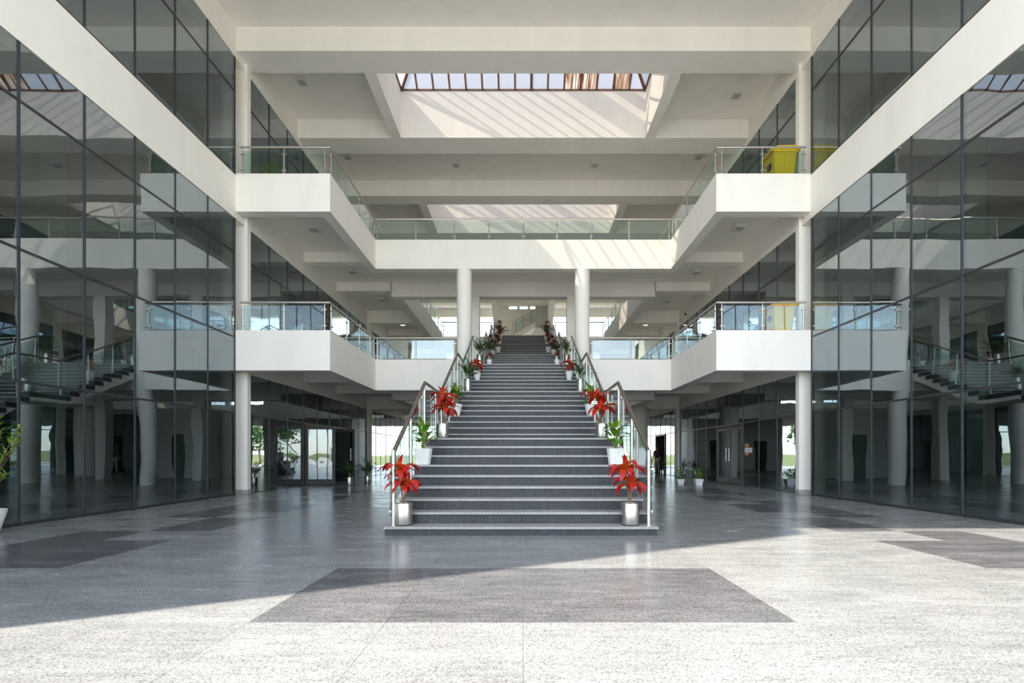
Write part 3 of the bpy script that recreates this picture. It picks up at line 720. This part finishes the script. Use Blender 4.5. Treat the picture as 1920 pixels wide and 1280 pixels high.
def frond_mesh(name, L, e0, droop, nl, ll, mat='palm_leaf', lw=.022, seed=1):
    rg = random.Random(seed); v = []; f = []; al = []
    n = 14; p = Vector((0, 0, 0)); sp = []
    for i in range(n+1):
        a = e0-droop*(i/n)**1.4; sp.append((p.copy(), Vector((0, math.cos(a), math.sin(a))))); p = p+Vector((0, math.cos(a), math.sin(a)))*L/n
    for i in range(n):   # rachis: thin three-sided rod
        for k in range(3):
            pass
    r0 = .006
    base = len(v)
    for i, (q, t) in enumerate(sp):
        rr = r0*(1-.7*i/n)
        v += [q+Vector((-rr, 0, 0)), q+Vector((rr, 0, 0)), q+Vector((0, 0, rr*1.6))]; al += [0]*3
    for i in range(n):
        for k in range(3): f.append((base+3*i+k, base+3*i+(k+1) % 3, base+3*i+3+(k+1) % 3, base+3*i+3+k))
    for j in range(nl):
        s = .28+.72*(j+.5)/nl; i = min(n-1, int(s*n)); q = sp[i][0].lerp(sp[i+1][0], s*n-i); t = sp[i][1]
        ln = ll*math.sin(math.pi*(.18+.8*s))**.7*rg.uniform(.85, 1.1)
        for sg in (-1, 1):
            d = (Vector((sg, 0, 0))*math.cos(.75)+t*math.sin(.75)+Vector((0, 0, .12-.35*s))).normalized()
            side = d.cross(Vector((0, 0, 1))).normalized()*lw*.5
            k = len(v); tipp = q+d*ln+Vector((0, 0, -ln*.28))
            mid = q+d*ln*.5
            v += [q-side*.4, q+side*.4, mid+side, tipp, mid-side]; al += [.2, .2, .6, 1, .6]
            f += [(k, k+1, k+2, k+4), (k+4, k+2, k+3)]
    me = bpy.data.meshes.new(name); me.from_pydata([tuple(q) for q in v], [], f)
    at = me.attributes.new('along', 'FLOAT', 'POINT'); at.data.foreach_set('value', al)
    me.materials.append(M[mat]); return me
RED = [leaf_mesh('leaf', .37, .115, .75, 2.0), leaf_mesh('leaf', .34, .115, .45, 1.9), leaf_mesh('leaf', .30, .11, .1, 1.7), leaf_mesh('leaf', .26, .08, 1.25, .9)]
DRED = [leaf_mesh('leaf', .26, .065, .9, 1.6, mat='dark_red_leaf'), leaf_mesh('leaf', .24, .06, .4, 1.3, mat='dark_red_leaf'), leaf_mesh('leaf', .2, .05, 1.2, .9, mat='dark_red_leaf')]
GRN = [leaf_mesh('leaf', .27, .11, .6, 1.0, .15, mat='green_leaf'), leaf_mesh('leaf', .28, .115, .15, 1.0, .15, mat='green_leaf'), leaf_mesh('leaf', .23, .10, 1.1, .7, .15, mat='lime_leaf')]
FRO = [frond_mesh('frond', .62, 1.35, 1.0, 15, .20, seed=1), frond_mesh('frond', .55, 1.15, 1.1, 14, .19, seed=2), frond_mesh('frond', .5, .95, 1.1, 13, .18, seed=3)]
FROL = [frond_mesh('frond', .55, 1.3, .9, 14, .2, 'lime_leaf', seed=4)]
BAM = [leaf_mesh('leaf', .16, .02, .6, 1.0, .2, 5, mat='lime_leaf'), leaf_mesh('leaf', .13, .022, .9, 1.2, .2, 5, mat='lime_leaf'), leaf_mesh('leaf', .16, .026, .2, 1.1, .2, 5, mat='green_leaf')]
SMALL = [leaf_mesh('leaf', .085, .055, .8, .9, .15, 4, mat='green_leaf'), leaf_mesh('leaf', .08, .05, .3, .8, .15, 4, mat='lime_leaf')]
POTS = {}
def pot_parts(kind, h, r):
    key = (kind, round(h, 3), round(r, 3))
    if key in POTS: return POTS[key]
    out = []
    if kind == 'steel':
        a = B().lathe([(r*.97, .012), (r, .02), (r, h-.008), (r-.004, h), (r-.012, h), (r-.012, h-.05), (.005, h-.05)], 40).mesh('pot'); a.materials.append(M['pot_steel'])
        b2 = B().lathe([(r*.98, 0), (r*.98, .014)], 40).mesh('base_ring'); b2.materials.append(M['rubber'])
        c2 = B().lathe([(r-.013, h-.03), (r*.6, h-.012), (.004, h-.008)], 24).mesh('pebbles'); c2.materials.append(M['pebble'])
        out = [('pot', a), ('base_ring', b2), ('pebbles', c2)]
    elif kind == 'basket':      # white woven-look pot: flared square body with raised cells
        bb = B()
        def ring(z): return r*(.76+.24*z/h)
        bb.prism([(0,0)], 'z', 0, 0) if False else None
        rb, rt = ring(0), ring(h)
        k = .82
        bb.add([(-rb*k,-rb*k,0),(rb*k,-rb*k,0),(rb*k,rb*k,0),(-rb*k,rb*k,0),(-rt*k,-rt*k,h),(rt*k,-rt*k,h),(rt*k,rt*k,h),(-rt*k,rt*k,h),
                (-rt*.7,-rt*.7,h),(rt*.7,-rt*.7,h),(rt*.7,rt*.7,h),(-rt*.7,rt*.7,h)],
               [(3,2,1,0),(0,1,5,4),(1,2,6,5),(2,3,7,6),(3,0,4,7),(4,5,9,8),(5,6,10,9),(6,7,11,10),(7,4,8,11)])
        a = bb.mesh('pot', False); a.materials.append(M['white_plastic'])
        w = B(); nr, nc = 9, 8
        for q in range(4):
            ca, sa = math.cos(q*math.pi/2), math.sin(q*math.pi/2)
            for i in range(nr):
                for j in range(nc):
                    z0, z1_ = h*(i+.12)/nr, h*(i+.88)/nr
                    pts = []
                    for z, du, o in ((z0, .1, 0), (z0, .9, 0), (z1_, .9, 0), (z1_, .1, 0)):
                        rr = ring(z)*k; u = -rr+2*rr*(j+du)/nc; pts.append((u, -rr))
                        pts[-1] = (u, -rr, z)
                    cx = sum(p[0] for p in pts)/4; cz = sum(p[2] for p in pts)/4; cy = -ring(cz)*k-.012
                    P = [(ca*p[0]-sa*p[1], sa*p[0]+ca*p[1], p[2]) for p in pts]+[(ca*cx-sa*cy, sa*cx+ca*cy, cz)]
                    w.add(P, [(0,1,4),(1,2,4),(2,3,4),(3,0,4)])
        wm = w.mesh('weave', False); wm.materials.append(M['white_plastic'])
        s2 = B().box(-rt*.69, rt*.69, -rt*.69, rt*.69, h-.05, h-.03).mesh('soil'); s2.materials.append(M['soil'])
        out = [('pot', a), ('weave', wm), ('soil', s2)]
    elif kind == 'white':       # smooth tapering white pot
        a = B().lathe([(r*.55, 0), (r*.62, .02), (r*.92, h*.75), (r, h), (r-.012, h), (r-.02, h-.04), (.004, h-.04)], 28).mesh('pot'); a.materials.append(M['white_plastic'])
        s2 = B().lathe([(r-.022, h-.035), (.004, h-.03)], 18).mesh('soil'); s2.materials.append(M['soil'])
        out = [('pot', a), ('soil', s2)]
    elif kind == 'cube':
        bb = B(); rb = r*.72
        bb.add([(-rb,-rb,0),(rb,-rb,0),(rb,rb,0),(-rb,rb,0),(-r,-r,h),(r,-r,h),(r,r,h),(-r,r,h),(-r*.88,-r*.88,h),(r*.88,-r*.88,h),(r*.88,r*.88,h),(-r*.88,r*.88,h)],
               [(3,2,1,0),(0,1,5,4),(1,2,6,5),(2,3,7,6),(3,0,4,7),(4,5,9,8),(5,6,10,9),(6,7,11,10),(7,4,8,11)])
        a = bb.mesh('pot', False); a.materials.append(M['white_plastic'])
        s2 = B().box(-r*.86, r*.86, -r*.86, r*.86, h-.05, h-.02).mesh('soil'); s2.materials.append(M['soil'])
        out = [('pot', a), ('soil', s2)]
    POTS[key] = out; return out
def place(root, me, loc, az, tilt=0, sc=1, roll=0, name='leaf'):
    o = bpy.data.objects.new(name, me); COL.objects.link(o); o.parent = root
    o.location = loc; o.rotation_euler = (tilt, roll, az); o.scale = (sc,)*3; return o
def potted(name, loc, label, kind, h, r, group):
    root = empty(name, loc, label, 'potted plant', group)
    for nm, me in pot_parts(kind, h, r): place(root, me, (0, 0, 0), 0, name=nm)
    return root
rp = random.Random(21)
def red_plant(loc, label, kind='steel', h=.305, r=.122, tall=.66, tiers=2, leaves=RED, n=15, sc=1.0, group='red-leaved plants on the stair'):
    root = potted('red_leaved_plant', loc, label, kind, h, r, group)
    z0 = h-.03
    lean = Vector((rp.uniform(-.03, .03), rp.uniform(-.02, .02), 0))
    for t in range(tiers):
        zt = z0+tall*(.47+.33*t)*(.95 if tiers > 1 else 1.3)
        off = lean*(t+1)+Vector((.025*(-1)**t, 0, 0))
        B().tube([(0, 0, z0-.02), (off.x*.4+.01*(-1)**t, off.y*.4, z0+(zt-z0)*.5), (off.x, off.y, zt)], [.013, .011, .008], 8).build('stem', 'stem_brown', root, world=False)
        a0 = rp.uniform(0, 6.28)
        for k in range(n):
            place(root, leaves[k % 3], (off.x, off.y, zt-.02+.01*k/n*3), a0+k*2.4+rp.uniform(-.2, .2), rp.uniform(-.25, .2), sc*rp.uniform(.85, 1.12), rp.uniform(-.25, .25))
        for k in range(3): place(root, leaves[-1], (off.x, off.y, zt), a0+k*2.1, rp.uniform(.0, .35), sc*rp.uniform(.7, .95))
    return root
def green_plant(loc, label, kind, h, r, tall=.44, n=20, group='green leafy plants on the stair'):
    root = potted('leafy_plant', loc, label, kind, h, r, group)
    z0 = h-.04
    for k in range(n):
        az = k*2.4; zt = z0+tall*(.3+.7*k/n)*rp.uniform(.85, 1.1); rad = .03+.05*(1-k/n)
        p = Vector((-math.sin(az)*rad, math.cos(az)*rad, zt))
        stem = B().tube([(0, 0, z0-.01), (p.x*.5, p.y*.5, z0+(zt-z0)*.6), tuple(p)], [.008, .006, .004], 6).build('stem', 'stem_green', root, world=False)
        place(root, GRN[k % 3 if k < n-3 else 2], p, az+rp.uniform(-.3, .3), rp.uniform(-.2, .3), rp.uniform(.85, 1.15))
    return root
def palm_plant(loc, label, kind='steel', h=.38, r=.1, n=11, sc=1.0, fr=FRO, group='small palms in steel pots'):
    root = potted('potted_palm', loc, label, kind, h, r, group)
    z0 = h-.04
    for k in range(n):
        az = k*2.4+rp.uniform(-.2, .2)
        place(root, (fr+FROL if k % 5 == 4 else fr)[k % len(fr)], (0.012*math.cos(az), .012*math.sin(az), z0), az, rp.uniform(-.1, .25)+(.25 if k > n-4 else 0), sc*rp.uniform(.85, 1.15), name='frond')
    B().lathe([(.03, 0), (.022, .08), (.01, .2)], 10, (0, 0, z0-.01)).build('stem', 'stem_green', root, world=False)
    return root
def bush(loc, label, h=.2, r=.13, tall=.34, n=60, lime=False, ls=1.0, group='small bushes in white pots'):
    root = potted('potted_bush', loc, label, 'cube', h, r, group)
    stm = B()
    for k in range(8):
        az = k*.8; stm.tube([(0, 0, h-.04), (math.cos(az)*.1, math.sin(az)*.1, h+tall*.55)], .006, 5)
    stm.build('stem', 'stem_green', root, world=False)
    for k in range(n):
        u = (k+.5)/n; ph = math.acos(1-2*u); th = k*2.39996; q = rp.uniform(.65, 1.05)
        p = Vector((math.sin(ph)*math.cos(th)*.2*q, math.sin(ph)*math.sin(th)*.2*q, h+tall*.52+math.cos(ph)*tall*.5*q))
        place(root, SMALL[1 if lime else k % 2], p, th-math.pi/2, rp.uniform(-.4, .6), ls*rp.uniform(.9, 1.3))
    return root
def on1(n, dy): d, z = fl1[n-1]; return d+dy, z
for s in (-1, 1):
    sd = SIDE[s]
    def at(n, dy, x, nodes=fl1): d, z = nodes[n-1]; return (x, d+dy, z)
    red_plant(at(1, .17, -1.665 if s < 0 else 1.49), 'bright red plant in steel pot on the lowest step, %s end' % sd)
    green_plant(at(6, .155, -1.71 if s < 0 else 1.58), 'green plant in white basket-weave pot on a lower %s step' % sd, 'basket', .28, .155)
    red_plant(at(9, .2, -1.54 if s < 0 else 1.50), 'red plant in steel pot on the first stair landing, %s end' % sd, 'steel', .28, .115, .72, sc=1.08)
    green_plant(at(13, .155, -1.67 if s < 0 else 1.68), 'green plant in smooth white pot on the middle %s steps' % sd, 'white', .3, .15)
    palm_plant(at(18, .25, -1.575 if s < 0 else 1.62), 'leafy palm in steel pot on the second stair landing, %s end' % sd, 'steel', .38, .1)
    red_plant(at(22, .155, -1.5 if s < 0 else 1.5), 'red plant in white pot above the second landing, %s end' % sd, 'white', .3, .13, .4, 2, n=8)
    palm_plant((s*1.58, 17.35, LV[0]['F']), 'palm in steel pot at the head of the lower stair, %s end' % sd, 'steel', .4, .11, sc=1.15)
    red_plant((s*1.22, 17.3, LV[0]['F']), 'small red plant in white pot at the head of the lower stair, %s' % sd, 'white', .2, .11, .28, 1, leaves=DRED, n=10)
    palm_plant(at(6, .15, s*1.5, fl2), 'green palm in steel pot low on the shaded upper stair, %s' % sd, 'steel', .4, .1, sc=1.1)
    red_plant(at(9, .4, s*1.45, fl2), 'dark red plant in white pot on the upper stair first landing, %s' % sd, 'white', .3, .15, .8, 2, leaves=DRED, n=12, sc=1.3)
    red_plant(at(13, .15, s*1.3, fl2), 'dark red plant in white pot halfway up the upper stair, %s' % sd, 'white', .3, .15, .75, 2, leaves=DRED, n=12, sc=1.3)
    red_plant(at(18, .4, s*1.35, fl2), 'dark red plant in white pot on the upper stair second landing, %s' % sd, 'white', .3, .15, .9, 2, leaves=DRED, n=12, sc=1.3)
    palm_plant(at(24, .15, s*1.4, fl2), 'palm in white pot near the head of the upper stair, %s' % sd, 'white', .3, .15, sc=1.3, group='palms in white pots')
    red_plant(at(26, .15, s*1.5, fl2), 'dark red plant in white pot at the head of the upper stair, %s' % sd, 'white', .3, .14, .8, 2, leaves=DRED, n=10, sc=1.2)
palm_plant((-6.13, 16.95, 0), 'palm in steel pot on the hall floor by the left open door', 'steel', .3, .1, sc=1.1)
palm_plant((-6.05, 18.65, 0), 'palm in steel pot on the hall floor behind the left open door', 'steel', .27, .1, sc=1.25)
bush((5.75, 17.6, 0), 'small bush in white pot farther from the right closed door'); bush((6.2, 17.0, 0), 'small bush in white pot nearer the right glass wall', .24, .14)
bush((8.9, 22.9, 1.03), 'small potted bush on the white reception counter', .12, .08, .22, 30)
bush((-7.2, 13.65, LV[1]['F']), 'bright green potted bush on the left second-floor balcony', .2, .14, .6, 60, True, 1.6)
for x, y, lab in ((6.66, 25.0, 'palm in steel pot standing clear of the far right glass'), (7.25, 24.95, 'palm in steel pot just before the far right doorway')):
    palm_plant((x, y, 0), lab, 'steel', .3, .11, sc=1.05)
# airy plant in the big white pot at the left picture edge
root = potted('potted_bamboo', (-7.42, 6.62, 0), 'tall airy green plant in large white pot at the left picture edge', 'white', .34, .22, None)
for k, (tx, ty, tz) in enumerate([(.50, 0, 1.40), (.42, .06, 1.50), (.27, -.06, 1.60), (.36, .1, 1.28), (.30, -.12, 1.0), (.22, .06, .82), (.12, .1, 1.45), (-.1, -.05, 1.55), (-.12, .1, 1.25), (.02, -.15, 1.1), (.33, -.03, 1.15)]):
    midp = Vector((tx*.45, ty*.5, .34+(tz-.34)*.6)); top = Vector((tx, ty, tz))
    B().tube([(tx*.08, ty*.1, .29), tuple(midp), tuple(top)], [.009, .007, .0035], 6).build('stem', 'stem_brown', root, world=False)
    for j in range(16):
        p = midp.lerp(top, .45+.55*j/15)
        place(root, BAM[j % 3], p, j*2.4+k, rp.uniform(-.25, .55), rp.uniform(.85, 1.25))

# ------------------------------------------------------------------ wheelie bins
def wheelie_bin(loc, label, mat, sc):
    r = empty('wheelie_bin', loc, label, 'bin', 'wheelie bins'); r.scale = (sc,)*3
    b_ = B(); wb, wt, db, dt, h = .19, .235, .2, .265, .85      # front of the bin looks towards -x
    b_.add([(-db,-wb,.05),(db,-wb,.05),(db,wb,.05),(-db,wb,.05),(-dt,-wt,h),(dt,-wt,h),(dt,wt,h),(-dt,wt,h)], [(3,2,1,0),(4,5,6,7),(0,1,5,4),(1,2,6,5),(2,3,7,6),(3,0,4,7)])
    b_.box(-dt-.015, dt+.015, -wt-.015, wt+.015, h-.06, h-.02)
    b_.box(-db-.02, -db+.05, -wb*.5, wb*.5, .0, .1)
    b_.build('body', mat, r, world=False)
    l_ = B(); l_.prism([(-dt-.09, h-.05), (-dt-.075, h), (-dt+.06, h+.075), (dt-.05, h+.085), (dt+.03, h+.03), (dt+.03, h-.01), (-dt-.03, h-.01)], 'y', -wt-.025, wt+.025)
    ld = l_.build('lid', mat, r, world=False)
    B().box(-dt-.1, -dt-.06, -.1, .1, h-.06, h-.02).build('lip', mat, ld, world=False)
    B().tube([(dt+.04, -wt, h), (dt+.09, -wt, h+.02), (dt+.09, wt, h+.02), (dt+.04, wt, h)], .015, 8).build('handle', mat, r, world=False)
    for s in (-1, 1): B().tube([(db-.03, s*(wb+.01), .1), (db-.03, s*(wb+.06), .1)], .1, 20).build('wheel', 'rubber', r, world=False)
    B().box(-dt-.012, -.235, -.07, .07, .5, .62).build('label_plate', 'black', r, world=False)
    return r
wheelie_bin((7.28, 13.6, LV[1]['F']), 'bright yellow wheelie bin on the second-floor right balcony', 'yellow_plastic', 1.2)
wheelie_bin((7.26, 13.6, LV[0]['F']), 'amber yellow wheelie bin on the first-floor right balcony', 'amber_plastic', 1.12)

# ------------------------------------------------------------------ person in the far right doorway
def person(loc, rz):
    r = empty('person', loc, 'person in dark top and light trousers with pink straps standing in the far right doorway', 'person'); r.rotation_euler = (0, 0, rz)
    V = []; E_ = []; R_ = []
    def vtx(p, rad): V.append(p); R_.append(rad); return len(V)-1
    def chain(start, pts):
        k = start
        for p, rad in pts:
            j = vtx(p, rad); E_.append((k, j)); k = j
        return k
    pel = vtx((0, 0, .86), (.15, .11))
    ch = chain(pel, [((0, 0, 1.0), (.135, .095)), ((0, .01, 1.17), (.16, .11)), ((0, 0, 1.28), (.13, .085)), ((0, 0, 1.335), (.05, .05)), ((0, .01, 1.40), (.055, .06)), ((0, .015, 1.47), (.075, .09)), ((0, .01, 1.54), (.06, .075))])
    for s in (-1, 1):
        chain(pel, [((s*.085, 0, .78), (.085, .09)), ((s*.095, .01, .46), (.058, .06)), ((s*.10, -.02, .25), (.05, .055)), ((s*.10, -.03, .08), (.035, .04)), ((s*.105, .1, .035), (.036, .03))])
        w = chain(3, [((s*.17, 0, 1.27), (.05, .055)), ((s*.215, -.02, 1.02), (.038, .04)), ((s*.205, .08, .82), (.026, .028)), ((s*.2, .11, .755), (.03, .018))])
        for k in range(4): chain(w, [((s*(.2), .11+.018*(k-1.5), .71), (.009, .009)), ((s*.192, .12+.018*(k-1.5), .675-.006*(k % 2)), (.008, .008))])
        chain(w, [((s*.185, .15, .735), (.01, .01)), ((s*.18, .165, .71), (.008, .008))])
    me = bpy.data.meshes.new('body'); me.from_pydata(V, E_, [])
    o = bpy.data.objects.new('body', me); COL.objects.link(o)
    o.modifiers.new('skin', 'SKIN'); o.modifiers.new('sub', 'SUBSURF').levels = 2
    for i, rad in enumerate(R_): me.skin_vertices[0].data[i].radius = rad
    me.skin_vertices[0].data[pel].use_root = True
    bpy.context.view_layer.update()
    ev = o.evaluated_get(bpy.context.evaluated_depsgraph_get()); nm = bpy.data.meshes.new_from_object(ev); nm.name = 'body'
    bpy.data.objects.remove(o)
    nm.materials.clear()
    for mt in ('skin', 'cloth_dark', 'cloth_light', 'black'): nm.materials.append(M[mt])
    for p in nm.polygons:
        z = p.center.z; x = abs(p.center.x)
        p.material_index = 3 if z < .07 else 2 if z < .9 and x < .17 else 0 if (z < 1.0 and x > .16) or z > 1.33 else 1
    nm.shade_smooth()
    bo = bpy.data.objects.new('body', nm); COL.objects.link(bo); bo.parent = r
    hb = B().lathe([(.03, 1.60), (.07, 1.585), (.088, 1.52), (.085, 1.44), (.06, 1.38), (.02, 1.36)], 16, (0, -.025, 0)); hb.build('hair', 'hair', r, world=False)
    for s in (-1, 1):
        B().tube([(s*.09, .1, 1.05), (s*.1, .115, 1.2), (s*.095, .06, 1.325), (s*.09, -.08, 1.28), (s*.09, -.115, 1.1)], .014, 6).build('strap', 'cloth_pink', r, world=False)
        B().lathe([(.006, -.005), (.008, 0), (.004, .005)], 8, (s*.028, .1, 1.485)).build('eye', 'black', r, world=False)
    B().tube([(0, .098, 1.49), (0, .118, 1.455), (0, .1, 1.445)], [.006, .012, .008], 6).build('nose', 'skin', r, world=False)
    B().box(-.1, .1, -.22, -.1, .98, 1.28).build('backpack', 'cloth_dark', r, world=False)
person((7.66, 27.5, 0), math.pi*.75)

# ------------------------------------------------------------------ outside: trees, canopies, cars (seen past the hall and mirrored in the glass)
def crown_mesh(n, rx, rz, size, seed, mat='tree_leaf'):
    rg = random.Random(seed); v = []; f = []; al = []
    blobs = [(Vector((rg.gauss(0, .45)*rx, rg.gauss(0, .45)*rx, rg.uniform(-.5, .6)*rz)), rg.uniform(.35, .6)) for _ in range(9)]
    for k in range(n):
        c, q = rg.choice(blobs)
        d = Vector((rg.gauss(0, 1), rg.gauss(0, 1), rg.gauss(0, 1))).normalized()*rg.uniform(.6, 1)**.5
        p = c+Vector((d.x*rx*q, d.y*rx*q, d.z*rz*q))
        a = Vector((rg.gauss(0, 1), rg.gauss(0, 1), rg.gauss(0, .6))).normalized(); b_ = a.cross(Vector((rg.gauss(0, 1), rg.gauss(0, 1), rg.gauss(0, 1)))).normalized()
        s = size*rg.uniform(.6, 1.3); i = len(v)
        v += [p-a*s, p+b_*s*.45, p+a*s, p-b_*s*.45]; al += [rg.random()]*4; f.append((i, i+1, i+2, i+3))
    me = bpy.data.meshes.new('crown'); me.from_pydata([tuple(q) for q in v], [], f)
    at = me.attributes.new('along', 'FLOAT', 'POINT'); at.data.foreach_set('value', al); me.materials.append(M[mat]); return me
CROWNS = [crown_mesh(2200, 2.2, 1.9, .16, 5), crown_mesh(2200, 1.9, 2.3, .15, 6)]
TR = [(-14, 50, 3.2, 'leafy tree on the lawn beyond the far left corner'), (-19, 44, 3.6, 'leafy tree far outside to the left of the hall'), (13, 52, 3.0, 'leafy tree on the lawn beyond the far right corner'),
      (19, 46, 3.4, 'leafy tree far outside to the right of the hall'), (-16, -18, 4.2, 'leafy tree on the plaza behind the viewer, left'), (15, -22, 4.4, 'leafy tree on the plaza behind the viewer, right'),
      (-7.5, 60, 2.6, 'low rounded tree in the field straight beyond the left aisle'), (8.2, 62, 2.6, 'low rounded tree in the field straight beyond the right aisle')]
for i, (x, y, h, lab) in enumerate(TR):
    r = empty('tree', (x, y, -.03), lab, 'tree', 'trees outside')
    B().tube([(0, 0, -.03), (.08, .03, h*.5), (-.05, 0, h)], [.16, .12, .07], 8).build('trunk', 'trunk', r, world=False)
    place(r, CROWNS[i % 2], (0, 0, h), i*1.3, sc=h/4.0+.15, name='crown')
bigf = [frond_mesh('frond', 2.6, .9, 1.9, 22, .8, lw=.09, seed=11)]
for x, y, h, lab in ((-6.5, -16, 8.2, 'tall palm on the plaza behind the viewer, left'), (-3.6, -21, 9.0, 'tall palm on the plaza behind the viewer, middle'), (6.5, -17, 8.4, 'tall palm on the plaza behind the viewer, right')):
    r = empty('palm_tree', (x, y, -.021), lab, 'palm tree', 'palms on the plaza')
    B().tube([(0, 0, 0), (.1, 0, h*.5), (0, 0, h)], [.2, .15, .13], 10).build('trunk', 'trunk', r, world=False)
    for k in range(14): place(r, bigf[0], (0, 0, h), k*2.4, rp.uniform(-.3, .45), rp.uniform(.85, 1.1), name='frond')
def canopy(x, y, w, h, label, rz=0):
    r = empty('shade_canopy', (x, y, -.021), label, 'canopy', 'tensile shade canopies'); r.rotation_euler = (0, 0, rz)
    n = 10; v = []; f = []
    for i in range(n+1):
        for j in range(n+1):
            u, q = i/n*2-1, j/n*2-1
            edge = 1-.12*(1-u*u if abs(q) > abs(u) else 1-q*q)
            v.append((u*w*edge, q*w*edge, h+.9*u*q+.35*(u*u+q*q)*.3))
    for i in range(n):
        for j in range(n): k = i*(n+1)+j; f.append((k, k+1, k+n+2, k+n+1))
    bb = B(); bb.add(v, f); bb.add([(p[0], p[1], p[2]+.012) for p in v], [q[::-1] for q in f]); bb.build('membrane', 'membrane', r, world=False, smooth=True)
    for u in (-1, 1):
        for q in (-1, 1): B().tube([(u*w*1.03, q*w*1.03, 0), (u*w*1.0, q*w*1.0, h+.9*u*q+.25)], .07, 8).build('mast', 'pole_white', r, world=False)
canopy(-12.5, 47, 3, 4.2, 'beige tensile canopy outside the far left corner'); canopy(12.5, 47, 3, 4.2, 'beige tensile canopy outside the far right corner')
canopy(-9, -27, 4, 7.5, 'beige tensile canopy on the plaza behind the viewer, left', .3); canopy(8, -28, 4, 7.5, 'beige tensile canopy on the plaza behind the viewer, right', -.2)
def car(x, y, rz, mat, label):
    r = empty('car', (x, y, -.021), label, 'car', 'parked cars'); r.rotation_euler = (0, 0, rz)
    B().prism([(-2.1, .3), (2.1, .3), (2.15, .75), (1.3, .92), (.7, 1.42), (-1.1, 1.45), (-1.8, .95), (-2.1, .85)], 'y', -.82, .82).build('body', mat, r, world=False)
    for s in (-1, 1):
        B().prism([(1.12, .95), (.66, 1.36), (-1.05, 1.38), (-1.6, .97)], 'y', s*.822, s*.83).build('side_glass', 'black', r, world=False)
        for q in (-1.35, 1.35): B().tube([(q, s*.66, .32), (q, s*.85, .32)], .32, 18).build('wheel', 'rubber', r, world=False)
car(-9.5, -30, .1, 'car_blue', 'dark blue car parked behind the viewer'); car(-4.2, -31, .1, 'car_white', 'white car parked behind the viewer')
